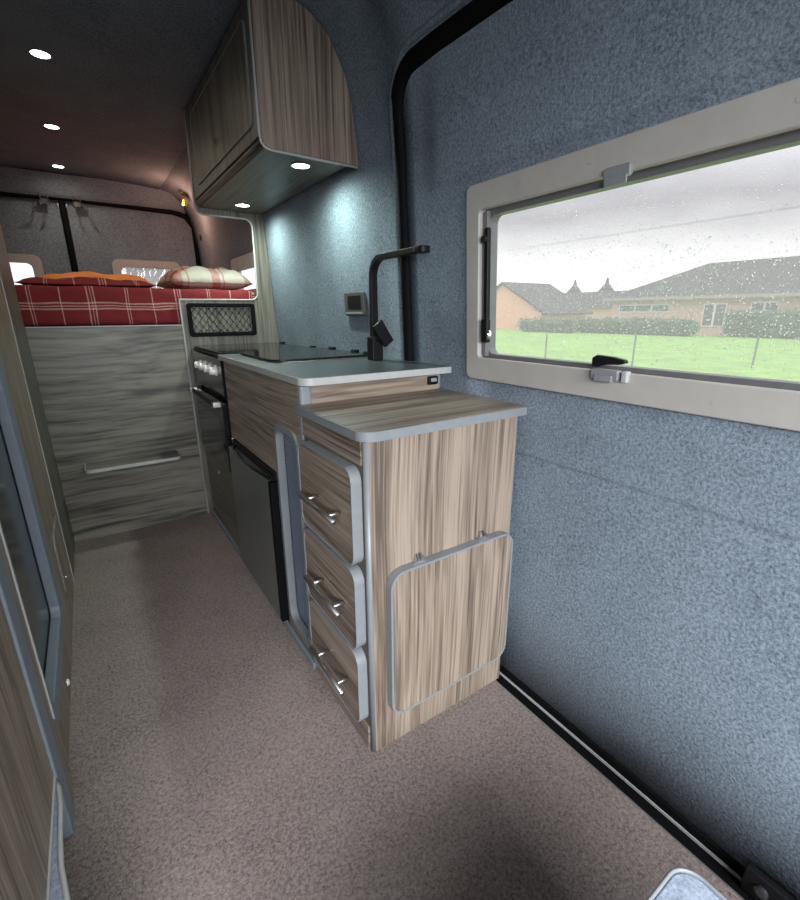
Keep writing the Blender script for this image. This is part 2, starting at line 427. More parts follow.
# black track along the sliding door, with its bright strip
tr = thing('trim_1', (.87, .3, 0), None, None, kind='structure')
MB().box(.853, .915, -.6, 1.09, -.028, -.004).build('door_track', BLK, tr, .002)
MB().box(.8895, .935, -.6, 1.09, -.004, .0235).build('seal', BLK, tr, .002)
MB().box(.8862, .8888, -.6, 1.09, -.004, .003).build('bright_strip', EDGEL, tr, label='bright metal strip')
MB().tube([(.854, y, -.001) for y in lin(-.6, 1.09, 6)], .0025, 6).build('carpet_edge_strip', ALU, tr)

# rubber door seal framing the sliding door, and the padded ridge round it
def seal_pts(off, zlo=.90, ylo=-.5, dx=0):
    R = .10 + off; Y = 1.272 + off; Z = 1.706 + off; P = []
    for z in lin(zlo, Z-R, 12): P.append((Y, z))
    for k in range(1, 9):
        a = math.radians(90*k/8); P.append((Y-R+R*math.cos(a), Z-R+R*math.sin(a)))
    for y in lin(Y-R-.08, ylo, 8): P.append((y, Z + (y-1.03)*.03*(1 if y < 1.0 else 0)))
    return [(wx(z)+dx, y, z) for y, z in P]
t2 = thing('trim_2', (.87, 1.27, 0), None, None, kind='structure')
MB().tube(seal_pts(-.006, .03), [.019]*14+[.024]*60, 12).build('rubber_seal', BLK, t2, smooth=True)
MB().tube(seal_pts(.034, .03, dx=.006), .012, 12).build('padded_ridge', LINING, t2, smooth=True)

# ---------------------------------------------------------------- side window
def tilt(x, y, z): return (x - .05*(z-.886), y, z)
o_ = rr(-.155, .884, .972, 1.362, .018); i_ = rr(-.085, .944, .925, 1.302, .012)
MB().ring(o_, i_, 'x', .876, .892).move(tilt).build('window_frame', PLAST, wn_, .004, label='warm grey plastic window surround')
o2 = rr(-.089, .938, .940, 1.308, .012); i2 = rr(-.06, .953, .915, 1.292, .02)
MB().ring(o2, i2, 'x', .905, .934).move(tilt).build('sash', ALU, wn_, .003, label='dark grey aluminium sash')
MB().prism(rr(-.075, .94, .93, 1.305, .02), 'x', .936, .940).move(tilt).build('pane', PANE, wn_, label='wet clear acrylic pane')
# rain on the outside of the pane
dr = MB(); rnd = random.Random(3)
for k in range(8000):
    y = rnd.uniform(-.05, .885); z = rnd.uniform(.955, 1.285)
    if rnd.random() > .45 + .55*max(0, 1-(z-.95)/.3): continue
    r = rnd.choice((.0006, .0007, .0008, .0010, .0012, .0015)) * rnd.uniform(.8, 1.15)
    n = 8; vs = []
    for (h, q) in ((0, 1), (.45, .8)):
        for a in range(n): vs.append((.9402+h*r, y+r*q*math.cos(a*math.tau/n), z+r*q*1.1*math.sin(a*math.tau/n)))
    vs.append((.9402+.62*r, y, z))
    fs = [tuple(range(n))] + [(a, (a+1) % n, n+(a+1) % n, n+a) for a in range(n)] + [(n+a, n+(a+1) % n, 2*n) for a in range(n)]
    dr.add(vs, fs)
d_ = dr.move(tilt).build('rain_drops', WATER, wn_, smooth=True); d_['kind'] = 'stuff'
# stay arm on the left, latch knob, blind clip, lower catch
sa = MB().box(.884, .897, .901, .915, .985, 1.262).move(tilt).build('window_stay', BLKM, wn_, .003)
MB().box(.890, .903, .910, .926, .947, 1.300).move(tilt).build('stay_rail', ALU, sa, .001)
MB().cyl(tilt(.893, .908, 1.235), tilt(.874, .908, 1.235), .008, 14).build('pivot', BLKM, sa)
kn = MB().lathe(tilt(.872, .893, 1.005), 'x', [(0, .010), (.004, .013), (.010, .013), (.014, .009)]).build('latch_knob', CHROME, wn_, smooth=False)
MB().box(.870, .885, .886, .908, .985, 1.045).move(tilt).build('latch_body', BLKM, kn, .004)
MB().prism(rr(.532, 1.294, .585, 1.314, .006), 'x', .868, .880).move(tilt).build('blind_clip', CLIP, wn_, .002)
MB().prism(rr(.536, 1.282, .580, 1.297, .003), 'x', .866, .870).move(tilt).build('blind_clip_tab', CLIP, wn_, .001)
ca = MB().prism(rr(.512, .928, .572, .948, .004), 'x', .862, .880).move(tilt).build('catch_plate', CLIP, wn_, .002)
MB().box(.858, .872, .522, .562, .924, .938).move(tilt).build('catch_tab', CLIP, ca, .002)
MB().box(.866, .882, .495, .507, .926, .948).move(tilt).build('catch_end', EDGEL, ca, .002)
MB().prism([(.575, .952), (.575, .970), (.565, .976), (.53, .974), (.505, .970), (.502, .964), (.515, .960), (.548, .957), (.560, .952)], 'x', .868, .882).move(tilt).build('catch_handle', BLKM, wn_, .002, label='black catch handle')
for (y, z) in ((.62, 1.336), (.30, 1.336), (.34, .912), (.80, 1.336), (.05, .912)):
    MB().lathe(tilt(.8755, y, z), 'x', [(0, .006), (.001, .006)], 14).build('screw_cap', PLAST, wn_)

# rear quarter window
w2 = thing('window_2', (.86, 2.93, 1.15), None, None, kind='structure')
def tilt2(x, y, z): return (x - .053*(z-.886), y, z)
MB().ring(rr(RY0-.05, RZ0-.045, RY1+.05, RZ1+.045, .03), rr(RY0+.03, RZ0+.03, RY1-.03, RZ1-.03, .025), 'x', .872, .898).move(tilt2).build('window_frame', PLAST, w2, .004)
MB().box(.905, .909, RY0-.01, RY1+.01, RZ0-.01, RZ1+.01).move(tilt2).build('pane', PANE, w2)

# ---------------------------------------------------------------- rear doors
def rear_door(name, x0, x1, wx0, wx1):
    d = thing(name, ((x0+x1)/2, 4.2, .3), None, None, kind='structure')
    # ring round the window plus its frame and pane
    MB().ring(rr(x0, .25, x1, 1.815, .05), rr(wx0, 1.10, wx1, 1.41, .05), 'y', 4.19, 4.23).build('door_panel', LINING, d, .004)
    MB().ring(rr(wx0-.055, 1.03, wx1+.055, 1.452, .045), rr(wx0, 1.09, wx1, 1.398, .035), 'y', 4.172, 4.20).build('window_frame', PLAST, d, .004)
    MB().box(wx0-.01, wx1+.01, 4.205, 4.209, 1.08, 1.41).build('pane', PANE, d)
    return d
rear_door('door_2', -.86, -.008, -.64, -.225)
rear_door('door_3', .034, .87, .300, .655)
wb = MB().prism([(4.06, 1.952), (4.24, 1.952), (4.24, 1.80), (4.17, 1.80), (4.12, 1.84)], 'x', -.80, .80).build('wall_back', LINING, None, .01); struct(wb)
wlow = MB().box(-.90, .90, 4.24, 4.27, 0, 1.965)
po = rr(-.92, 0, .92, 1.97, .02); pi = rr(-.845, .27, .85, 1.80, .06)
t3 = thing('trim_3', (0, 4.2, 0), None, None, kind='structure')
MB().ring(po, pi, 'y', 4.205, 4.24).build('door_surround', LINING, t3)
MB().tube([(x, 4.165, z) for x, z in [(-.84, 1.2), (-.84, 1.70), (-.80, 1.775), (-.72, 1.80), (0, 1.825), (.70, 1.808), (.79, 1.785), (.845, 1.71), (.855, 1.2)]], .020, 10).build('rubber_seal', BLK, t3, smooth=True)
MB().tube([(.013, 4.18, .4), (.013, 4.18, 1.815)], .021, 10).build('centre_seal', BLK, t3)

# ---------------------------------------------------------------- drawer unit beside the door
du = thing('drawer_unit', (.655, .94, 0), 'wood-grain drawer unit with three silver-edged drawers, standing beside the sliding door', 'drawer unit')
MB().box(.437, .868, .768, .784, 0, .8155).build('end_panel', WZ, du, .001, label='upright-grained end panel')
MB().box(.428, .446, .787, 1.094, .757, .8155).build('front_rail', WY, du, .001)
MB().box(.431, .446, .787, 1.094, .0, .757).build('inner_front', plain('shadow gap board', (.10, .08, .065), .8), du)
MB().box(.425, .440, .785, 1.094, .0, .070).build('plinth', WY, du, .001)
MB().box(.446, .868, 1.078, 1.094, .0, .8155).build('back_board', WZ, du)
MB().cyl((.437, .777, 0), (.437, .777, .8155), .0085, 20).build('corner_post', EDGE, du, smooth=True, label='silver grey rounded corner post')
MB().cyl((.868, .777, 0), (.868, .777, .8155), .009, 16).build('wall_post', EDGE, du, smooth=True)
def front_panel(mb_name, mat, parent, y0, y1, z0, z1, x0, x1, r, label=None, rs=None, name='drawer'):
    dd = MB().prism(rr(y0+.005, z0+.005, y1-.005, z1-.005, r-.005 if not rs else 0, rs=[max(.001, q-.005) for q in rs] if rs else None), 'x', x0+.0015, x1).build(name, mat, parent, .0005, label=label)
    MB().ring(rr(y0, z0, y1, z1, r, rs=rs), rr(y0+.005, z0+.005, y1-.005, z1-.005, r-.005 if not rs else 0, rs=[max(.001, q-.005) for q in rs] if rs else None), 'x', x0, x1).build('edging', EDGE, dd, .001)
    return dd
def bar_handle(parent, yc, zc, x):
    h = MB().cyl((x-.034, yc-.095, zc), (x-.034, yc+.095, zc), .006, 14)
    for s_ in (-1, 1): h.cyl((x, yc+s_*.058, zc), (x-.034, yc+s_*.058, zc), .0048, 12)
    return h.build('handle', STEEL, parent, smooth=True)
for (z0, z1) in ((.520, .752), (.298, .511), (.078, .289)):
    dd = front_panel('drawer', WY, du, .788, 1.082, z0, z1, .404, .430, .032)
    bar_handle(dd, .905, (z0+z1)/2, .4055)
fl_ = MB().prism(rr(.478, .110, .856, .499, .035), 'y', .7455, .767).build('folding_table', WZ, du, .0005, label='fold-down table flap with silver edge')
MB().ring(rr(.472, .104, .862, .505, .041), rr(.478, .110, .856, .499, .035), 'y', .744, .767).build('edging', EDGE, fl_, .001)
for hx in (.560, .762):
    h = MB().box(hx-.016, hx+.016, .757, .7675, .500, .511)
    for q in (-.014, 0, .014): h.tube([(hx+q, .762, .504), (hx+q*.7, .755, .514), (hx+q*.4, .764, .523)], .0025, 8)
    h.build('hinge', CHROME, du, smooth=False)

wt = MB().prism(rr(.417, .752, .888, 1.097, rs=[.03, .012, .001, .001]), 'z', .8165, .8365)
wt = wt.build('worktop', WX, None, .0015); wo = wt
tag(wt, 'low wood-grain worktop with grey rim on top of the drawer unit', 'worktop')
MB().ring(rr(.413, .748, .890, 1.0975, rs=[.034, .014, .001, .001]), rr(.4175, .7525, .8885, 1.0968, rs=[.03, .012, .0009, .0009]), 'z', .8155, .8355).build('edging', EDGE, wt, .003, segs=3)

# ---------------------------------------------------------------- kitchen unit
ku = thing('kitchen_unit', (.66, 1.7, 0), 'long wood-grain kitchen base unit holding the fridge and oven', 'kitchen unit')
MB().box(.446, .880, 1.1, 1.116, .0, .888).build('end_panel', WX, ku)
MB().box(.428, .462, 1.0965, 1.122, 0, .888).build('corner_post', EDGE, ku, .009, segs=4, label='silver grey rounded corner post')
MB().box(.872, .886, 1.098, 1.12, .837, .888).build('wall_post', EDGE, ku, .003)
MB().box(.430, .446, 1.345, 1.885, .580, .888).build('front_panel', WY, ku, .001)
# front board with the slot for the tambour
po = rr(1.124, .0, 1.345, .888, .0005); pi = rr(1.146, .062, 1.312, .742, .04)
MB().ring(po, pi, 'x', .430, .446).build('slot_panel', WY, ku, label='wood panel round the tambour opening')
MB().ring(rr(1.136, .052, 1.322, .752, .048), rr(1.150, .072, 1.306, .732, .038), 'x', .4235, .448).build('slot_trim', EDGE, ku, .002, label='silver grey rounded trim')
MB().box(.452, .458, 1.13, 1.33, .03, .80).build('tambour', TAMB, ku, label='blue grey ribbed tambour shutter')
MB().box(.4185, .4295, 1.115, 2.5, 0, .022).build('plinth_strip', FRAMED, ku, .003)
MB().box(.446, .87, 1.338, 1.347, .0, .878).build('divider', WZ, ku)
MB().box(.446, .87, 1.885, 1.900, .0, .878).build('divider', WZ, ku)
MB().box(.446, .87, 2.490, 2.500, .0, .878).build('divider', WZ, ku)
ld = front_panel('x', GY, ku, 1.905, 2.49, .025, .402, .424, .440, .004, 'lower cupboard door under the oven', name='door')
MB().lathe((.422, 2.20, .33), 'x', [(0, .009), (.003, .011)], 16).build('lock', CHROME, ld)
MB().box(.430, .446, 2.493, 2.528, .0, .90).build('end_strip', GZ, ku, .001)
# fridge
fr = thing('fridge', (.64, 1.62, 0), 'dark steel under-counter fridge beneath the hob side of the worktop', 'fridge')
MB().box(.450, .84, 1.357, 1.872, .02, .570).build('body', BLKM, fr, .004)
fd = MB().box(.408, .449, 1.352, 1.872, .032, .545).build('door', FRDG, fr, .006, segs=3, label='dark steel fridge door')
MB().box(.4065, .4495, 1.349, 1.370, .030, .546).build('door_edge', BLK, fd, .001)
MB().box(.424, .452, 1.352, 1.872, .549, .575).build('top_strip', BLKM, fr, .002)
MB().tube([(.412, 1.352, .556), (.400, 1.50, .553), (.398, 1.62, .553), (.402, 1.76, .556), (.420, 1.80, .56)], .0045, 8).build('handle', BLKG, fr, smooth=True)
MB().box(.424, .430, 1.855, 1.868, .585-.03, .578).build('catch', WHITE, fr, .001)
MB().cyl((.43, 1.365, .012), (.43, 1.365, .032), .008, 10).build('foot', CHROME, fr)
# oven
ov = thing('oven', (.64, 2.19, .41), 'black built-in oven with four white knobs at the bed end of the kitchen', 'oven')
MB().box(.448, .84, 1.912, 2.48, .41, .86).build('body', BLKM, ov)
MB().box(.424, .447, 1.905, 2.485, .735, .888).build('control_panel', BLKG, ov, .003)
od = MB().box(.412, .447, 1.908, 2.482, .415, .715).build('door', BLKG, ov, .005, label='black glass oven door')
MB().box(.4105, .4125, 1.975, 2.415, .45, .640).build('door_glass', plain('smoked oven glass', (.035, .045, .045), .12), od)
hb = MB().tube([(.388, y, .706) for y in lin(1.945, 2.40, 4)], .008, 10, flat=(.004, .010))
hb.build('handle', BLKM, od, .001)
for y in (1.937, 2.408): MB().box(.380, .4115, y-.012, y+.012, .695, .717).build('handle_end', STEEL, od, .002)
for k in range(4):
    y = 2.00 + .10*k
    kb = MB().lathe((.424, y, .835), 'x', [(0, .021), (-.004, .021), (-.006, .017), (-.024, .015), (-.026, .012)], 20).build('knob', WHITE, ov)
    MB().box(.396, .400, y-.003, y+.003, .822, .848).build('knob_grip', WHITE, kb, .001)
# worktop of the kitchen
kw = MB().prism(rr(.420, 1.054, .886, 1.90, rs=[.03, .001, .001, .001]), 'z', .889, .9080).build('worktop', TOPG, None, .0015)
tag(kw, 'slate grey kitchen worktop with pale rim, under the black tap', 'worktop')
MB().ring(rr(.416, 1.050, .8885, 1.904, rs=[.034, .002, .001, .001]), rr(.4205, 1.0545, .8865, 1.9005, rs=[.03, .0015, .0009, .0009]), 'z', .8885, .9072).build('edging', EDGEL, kw, .003, segs=3)
# hob with its glass lid
hob = thing('hob', (.66, 2.2, .89), 'black gas hob under a closed glass lid beside the bed divider', 'hob')
MB().prism(rr(.434, 1.91, .862, 2.50, .02), 'z', .889, .902).build('hob_plate', BLKM, hob, .002)
MB().prism(rr(.440, 1.92, .850, 2.495, .02), 'z', .906, .911).build('glass_lid', BLKG, hob, .001)
for q in (2.0, 2.4): MB().box(.85, .868, q-.02, q+.02, .9021, .918).build('hinge', BLKM, hob, .002)
# sink under its black glass lid
sk = thing('sink', (.68, 1.65, .90), 'inset sink closed with a black glass lid between hob and tap', 'sink')
MB().prism(rr(.490, 1.44, .858, 1.895, .05), 'z', .9082, .9105).build('rim', STEEL, sk, .001)
MB().prism(rr(.484, 1.445, .850, 1.89, .045), 'z', .913, .918).build('glass_lid', BLKG, sk, .001)
for q in (1.50, 1.60, 1.80): MB().box(.848, .872, q-.016, q+.016, .9106, .925).build('hinge', BLKM, sk, .003)
MB().lathe((.535, 1.50, .9106), 'z', [(0, .016), (.0024, .016)], 18).build('lid_bumper', CHROME, sk)
MB().lathe((.535, 1.84, .9106), 'z', [(0, .016), (.0024, .016)], 18).build('lid_bumper', CHROME, sk)

# ---------------------------------------------------------------- tap
tp = thing('tap', (.80, 1.345, .908), 'tall black mixer tap with a flat bent spout and tilted square lever', 'tap')
MB().box(.782, .822, 1.328, 1.368, .9082, .985).build('base', BLKM, tp, .003)
pts = [(.802, 1.352, .98), (.802, 1.352, 1.10), (.802, 1.352, 1.172)]
for k in range(1, 9):
    a = math.radians(90*k/8); pts.append((.802, 1.352-.055+.055*math.cos(a), 1.172+.055*math.sin(a)))
pts += [(.802, 1.2, 1.227), (.802, 1.10, 1.227)]
MB().tube(pts, .01, flat=(.012, .0085)).build('spout', BLKM, tp, .002)
MB().prism(rr(.784, 1.065, .820, 1.112, .014), 'z', 1.218, 1.235).build('spout_tip', BLKM, tp, .002)
lv = MB().box(-.0195, .0195, -.006, .006, -.040, .040)
Mx = Matrix.Rotation(math.radians(-34), 3, 'Y')
lv.move(lambda x, y, z: Vector((.812, 1.312, .996)) + Mx @ Vector((x, y, z)))
lv.build('lever', BLKM, tp, .0015, label='tilted square lever plate')
MB().cyl((.806, 1.314, .985), (.802, 1.340, .970), .009, 14).build('lever_pin', BLKM, tp)

# socket and small gauge
so = thing('wall_socket', (.87, 1.62, 1.06), 'black double socket panel on the lit felt wall left of the tap', 'socket')
def tl3(x, y, z): return (x - .053*(z-1.06), y, z)
MB().prism(rr(1.530, 1.052, 1.680, 1.136, .008), 'x', .866, .8795).move(tl3).build('housing', plain('charcoal plastic', (.07, .07, .06), .4), so, .003)
MB().box(.8645, .868, 1.548, 1.650, 1.075, 1.124).move(tl3).build('face_plate', BLKM, so, .001)
MB().box(.862, .866, 1.540, 1.668, 1.056, 1.064).move(tl3).build('lower_flap', EDGE, so, .001)
ga = thing('usb_socket', (.84, 1.09, .86), 'small black usb socket on the wood step above the low worktop', 'socket')
MB().prism(rr(.834, .852, .870, .877, .004), 'y', 1.090, 1.0995).build('face_plate', BLKM, ga, .002)
MB().prism(rr(.841, .861, .863, .872, .004), 'y', 1.087, 1.0905).build('dial', plain('grey display', (.25, .26, .25), .3), ga, .001)
MB().box(.844, .860, 1.0865, 1.0905, .854, .858).build('port', BLK, ga)

# ---------------------------------------------------------------- overhead locker
lk = thing('overhead_locker', (.69, 2.0, 1.53), 'shade-toned wood-grain overhead locker fixed between ceiling and wall above the kitchen', 'wall cupboard')
LY0, LY1 = 1.512, 2.528
prof = [(.524, 1.56), (.534, 1.541), (.555, 1.533)]
top = [(wx(z)-.006, z) for z in (1.531, 1.60, 1.70, 1.78, 1.83, 1.865, 1.895)] + [(.685, 1.914), (.60, 1.934), (.524, 1.936)]
MB().prism(prof + top, 'y', LY0, LY0+.016).build('end_panel', WZ, lk, .001, label='upright-grained end panel')
e1 = MB().tube([(.522, LY0+.007, 1.934), (.522, LY0+.007, 1.57), (.525, LY0+.007, 1.549), (.535, LY0+.007, 1.536), (.555, LY0+.007, 1.531), (.70, LY0+.007, 1.529), (wx(1.53)-.008, LY0+.007, 1.528)], .0042, 8)
e1.build('edging', EDGEL, lk, smooth=True, label='pale edging strip')
MB().box(.548, wx(1.56)-.012, LY0+.016, LY1, 1.545, 1.558).build('bottom_panel', GY, lk, .001)
MB().box(.533, .546, LY0+.016, LY1, 1.575, 1.925).build('face_frame', GZ, lk, .001)
MB().tube([(.548, y, 1.562) for y in lin(LY0+.018, LY1-.04, 4)], .014, 12).build('lower_rail', GY, lk, smooth=True)
ld = front_panel('x', GZ, lk, 1.60, 2.42, 1.612, 1.885, .527, .534, .025, 'locker door with thin pale edging', name='door')
MB().lathe((.5275, 2.02, 1.68), 'x', [(0, .012), (-.006, .012), (-.008, .009)], 18).build('push_button', CHROME, ld)

def spot(parent, loc, power, color, blend=1.0, size=177):
    l = bpy.data.lights.new('led_light', 'SPOT'); l.energy = power; l.color = color; l.spot_size = math.radians(size); l.spot_blend = blend; l.shadow_soft_size = .02
    o = bpy.data.objects.new('led_light', l); COL.objects.link(o); o.parent = parent; o.location = Vector(loc) - wloc(parent)
    return o
def downlight(name, x, y, z, label, group, power, color):
    t = thing(name, (x, y, z), label, 'light', group)
    MB().ring([(x+.036*math.cos(a*math.tau/28), y+.036*math.sin(a*math.tau/28)) for a in range(28)], [(x+.029*math.cos(a*math.tau/28), y+.029*math.sin(a*math.tau/28)) for a in range(28)], 'z', z-.004, z).build('rim', CHROME, t, .001)
    MB().lathe((x, y, z), 'z', [(-.003, .0285), (-.001, .0288)], 24).build('lens', LED, t)
    spot(t, (x, y, z-.012), power, color)
    return t
LC = (.80, 1.0, .89)
downlight('locker_light', .705, 1.655, 1.545, 'bright round led light under the locker, nearer the drawer unit', 'downlights under the overhead locker', 20.0, LC)
downlight('locker_light', .705, 2.36, 1.545, 'bright round led light under the locker, nearer the bed', 'downlights under the overhead locker', 20.0, LC)
for y, lab in ((2.35, 'round led ceiling light nearest the camera'), (3.14, 'middle one of the three round led ceiling lights'), (3.90, 'round led ceiling light nearest the rear doors')):
    downlight('ceiling_light', .03, y, cz(.03), lab, 'row of round ceiling lights', 5.8, (1, .83, .62))

# ---------------------------------------------------------------- bed end
DV = 2.530
dp = thing('divider_panel', (.64, 2.54, 0), 'tall wood-grain divider with rounded cut-out between kitchen and bed', 'panel')
C = [(.406, 0), (wx(.3), 0), (wx(.886)-.003, .886), (wx(1.38)-.003, 1.38), (wx(1.7)-.003, 1.70)] + [(wx(z)-.004, z) for z in (1.78, 1.83, 1.865, 1.895)] + [(.69, 1.914), (.60, 1.932), (.535, 1.935)]
cut = [(.527, 1.56), (.535, 1.528), (.560, 1.516)]
def arc(cx, cz_, r, a0, a1, n=6): return [(cx+r*math.cos(math.radians(a0+(a1-a0)*k/n)), cz_+r*math.sin(math.radians(a0+(a1-a0)*k/n))) for k in range(n+1)]
cut += arc(.755, 1.478, .038, 90, 0) + arc(.755, 1.165, .035, 0, -90) + [(.406, 1.128)]
MB().prism(C+cut, 'y', DV, DV+.016).build('panel', GZ, dp, .0005)
ep = [(x, DV-.001, z) for x, z in [(.535, 1.935)]+cut+[(.4045, 1.12), (.4045, .002)]]
MB().tube(ep, .0042, 8).build('edging', EDGEL, dp, smooth=True, label='pale edging strip')
npk = thing('net_pocket', (.60, 2.52, .95), 'black elastic net pocket on the divider above the hob', 'net pocket')
MB().ring(rr(.432, .950, .765, 1.112, .014), rr(.452, .970, .745, 1.094, .010), 'y', 2.516, 2.530).build('frame', BLK, npk, .003)
nn = MB(); rows = 6; cols = 9
for j in range(rows+1):
    z0 = .968 + .128*j/rows
    for sgn in (1, -1):
        P = []
        for k in range(cols*2+1):
            P.append((.450+.297*k/(cols*2), 2.519, max(.966, min(1.098, z0 + sgn*(.0125 if k % 2 else -.0125)*(1 if j % 2 else -1)))))
        if (sgn == 1): nn.tube(P, .0019, 5)
nn.build('netting', BLK, npk)
for x in (.56, .60, .645, .662): MB().lathe((x, 2.516, .972+random.uniform(-.002, .01)), 'y', [(-.006, .003), (-.003, .0065), (0, .0065)], 12).build('press_stud', CHROME, npk)

bb = thing('bed_base', (.1, 3.3, 0), 'wood-grain bed base closing off the rear, with a folding step', 'bed base')
MB().box(-.208, .404, DV, DV+.018, 0, 1.005).build('front_panel', GX, bb, .001)
MB().box(-.208, .404, DV-.002, DV+.020, 1.0055, 1.0105).build('top_edging', EDGEL, bb, .001)
MB().box(-.86, .86, 2.56, 4.14, .98, 1.0).build('bed_board', GX, bb)
sh = MB().prism(rr(-.100, 2.389, .292, 2.528, rs=[.028, .028, .001, .001]), 'z', .374, .388).build('folding_step', GX, bb, .001, label='small folding step shelf')
MB().ring(rr(-.104, 2.385, .296, 2.5285, rs=[.032, .032, .0015, .0015]), rr(-.0995, 2.3895, .2915, 2.5275, rs=[.028, .028, .001, .001]), 'z', .373, .387).build('edging', EDGEL, sh, .002)
for x in (.0, .22): MB().prism([(2.528, .373), (2.44, .373), (2.44, .364), (2.515, .330), (2.528, .325)], 'x', x-.006, x+.006).build('bracket', STEEL, sh, .001)

def soft_slab(x0, x1, y0, y1, z0, z1, nx, ny, nzz, r, amp, seed, power=4):
    """a puffy slab: superellipsoid-like box with gentle wrinkles"""
    rn = random.Random(seed); ph = [(rn.uniform(3, 9), rn.uniform(3, 9), rn.uniform(0, 6.3)) for _ in range(5)]
    b = MB(); idx = {}
    def wr(x, y): return sum(math.sin(a*x + c*y + p) for a, c, p in ph)/5
    def vert(i, j, k):
        key = (i, j, k)
        if key not in idx:
            u, v, w_ = i/nx*2-1, j/ny*2-1, k/nzz*2-1
            x = (x0+x1)/2 + u*(x1-x0)/2; y = (y0+y1)/2 + v*(y1-y0)/2; z = (z0+z1)/2 + w_*(z1-z0)/2
            # round the rims
            hx, hy, hz = (x1-x0)/2, (y1-y0)/2, (z1-z0)/2
            px, py, pz = u*hx, v*hy, w_*hz; rr_ = min(r, hz)
            qx, qy, qz = max(-hx+rr_, min(hx-rr_, px)), max(-hy+rr_, min(hy-rr_, py)), max(-hz+rr_, min(hz-rr_, pz))
            d = Vector((px-qx, py-qy, pz-qz))
            if d.length > 0: d = d.normalized()*rr_
            x, y, z = (x0+x1)/2+qx+d.x, (y0+y1)/2+qy+d.y, (z0+z1)/2+qz+d.z
            if k > 0: z += wr(x*3, y*3)*amp*(1 if k == nzz else .3)
            y += wr(x*5, z*9)*amp*.5
            idx[key] = len(b.v); b.v.append((x, y, z))
        return idx[key]
    for i in range(nx):
        for j in range(ny):
            for k in (0, nzz): b.f.append((vert(i, j, k), vert(i+1, j, k), vert(i+1, j+1, k), vert(i, j+1, k)))
    for i in range(nx):
        for k in range(nzz):
            for j in (0, ny): b.f.append((vert(i, j, k), vert(i+1, j, k), vert(i+1, j, k+1), vert(i, j, k+1)))
    for j in range(ny):
        for k in range(nzz):
            for i in (0, nx): b.f.append((vert(i, j, k), vert(i, j+1, k), vert(i, j+1, k+1), vert(i, j, k+1)))
    return b
dv = thing('duvet', (0, 3.3, 1.1), 'red plaid duvet spread over the bed and hanging at its front', 'duvet')
# cover: front drop + top sheet as one soft body resting on the mattress
soft_slab(-.86, .775, 2.552, 2.604, 1.013, 1.180, 44, 3, 10, .022, .006, 5).build('front_drop', PLAID, dv, smooth=True)
soft_slab(-.86, .81, 2.600, 4.10, 1.001, 1.182, 44, 40, 5, .030, .008, 9).build('top_cover', PLAID, dv, smooth=True)

def pillow(name, cx, cy, z0, L_, W_, H, mat, rz, label, cat='pillow', tiltx=0, sag=0.0):
    b = MB(); n = 22; rn = random.Random(hash(name+label) % 1000 if False else len(label)); a1, a2 = rn.uniform(0, 6), rn.uniform(0, 6)
    top, bot = [], []
    for i in range(n+1):
        for j in range(n+1):
            u, v = i/n*2-1, j/n*2-1
            f = max(0, (1-u**4)*(1-v**4))**.55
            s = 1 - .10*(u*u*v*v)*0 - .05*(1-u*u)*abs(v) - .05*(1-v*v)*abs(u)
            x, y = u*L_/2*s, v*W_/2*s
            wv_ = .008*math.sin(7*u+3*v+a1)*f + .006*math.sin(11*v-5*u+a2)*f
            top.append((x, y, H*.30 + H*.70*f + wv_)); bot.append((x, y, H*.30 - H*.30*f))
    b.v = top+bot; m = (n+1)**2
    for i in range(n):
        for j in range(n):
            q = [i*(n+1)+j, (i+1)*(n+1)+j, (i+1)*(n+1)+j+1, i*(n+1)+j+1]
            b.f.append(tuple(q)); b.f.append(tuple(m+t for t in reversed(q)))
    for t in range(n):
        for (p, q) in (((t), (t+1)), ((n*(n+1)+t), (n*(n+1)+t+1)), ((t*(n+1)), ((t+1)*(n+1))), ((t*(n+1)+n), ((t+1)*(n+1)+n))):
            b.f.append((p, q, m+q, m+p))
    c, s = math.cos(rz), math.sin(rz); ct, st = math.cos(tiltx), math.sin(tiltx)
    def mv(x, y, z):
        y, z = y*ct - z*st, y*st + z*ct
        return (cx + x*c - y*s, cy + x*s + y*c, z0 + z)
    o = b.move(mv).build(name, mat, None, smooth=True)
    return tag(o, label, cat)
pillow('pillow', .06, 2.80, 1.184, .56, .34, .035, PLAID, -.03, 'thin dark red plaid pillow lying flat in front of the orange one')
pillow('pillow', .10, 3.17, 1.190, .54, .36, .080, ORANGE, -.03, 'orange pillow lying on the left half of the red duvet')
pillow('pillow', .60, 2.88, 1.184, .42, .44, .115, PLAIDW, .05, 'cream and red plaid pillow at the right end of the bed')

# coat hooks and reading lamp at the rear
hk = thing('coat_hook', (-.08, 4.12, 1.80), 'chrome double coat hook on the rear header, left of the door gap', 'hook', 'coat hooks on the rear header')
def hookm(x):
    b = MB().box(x-.025, x+.025, 4.125, 4.133, 1.77, 1.80)
    for s_ in (-1, 1):
        b.tube([(x+s_*.02, 4.125, 1.835), (x+s_*.02, 4.105, 1.80), (x+s_*.022, 4.09, 1.765), (x+s_*.024, 4.07, 1.755), (x+s_*.026, 4.06, 1.77)], .0035, 8)
        b.lathe((x+s_*.026, 4.06, 1.772), 'z', [(-.006, .002), (-.003, .0065), (.003, .0065), (.006, .002)], 10)
    return b
hookm(-.08).build('hook', CHROME, hk, smooth=False)
MB().box(-.10, -.06, 4.134, 4.165, 1.775, 1.81).build('back_plate', BLKM, hk, .004)
copy_thing(hk, (.10, 4.12, 1.80), 'chrome double coat hook on the rear header, right of the door gap')
rl = thing('reading_lamp', (.74, 3.85, 1.86), 'small brass reading lamp glowing high in the right rear corner', 'lamp')
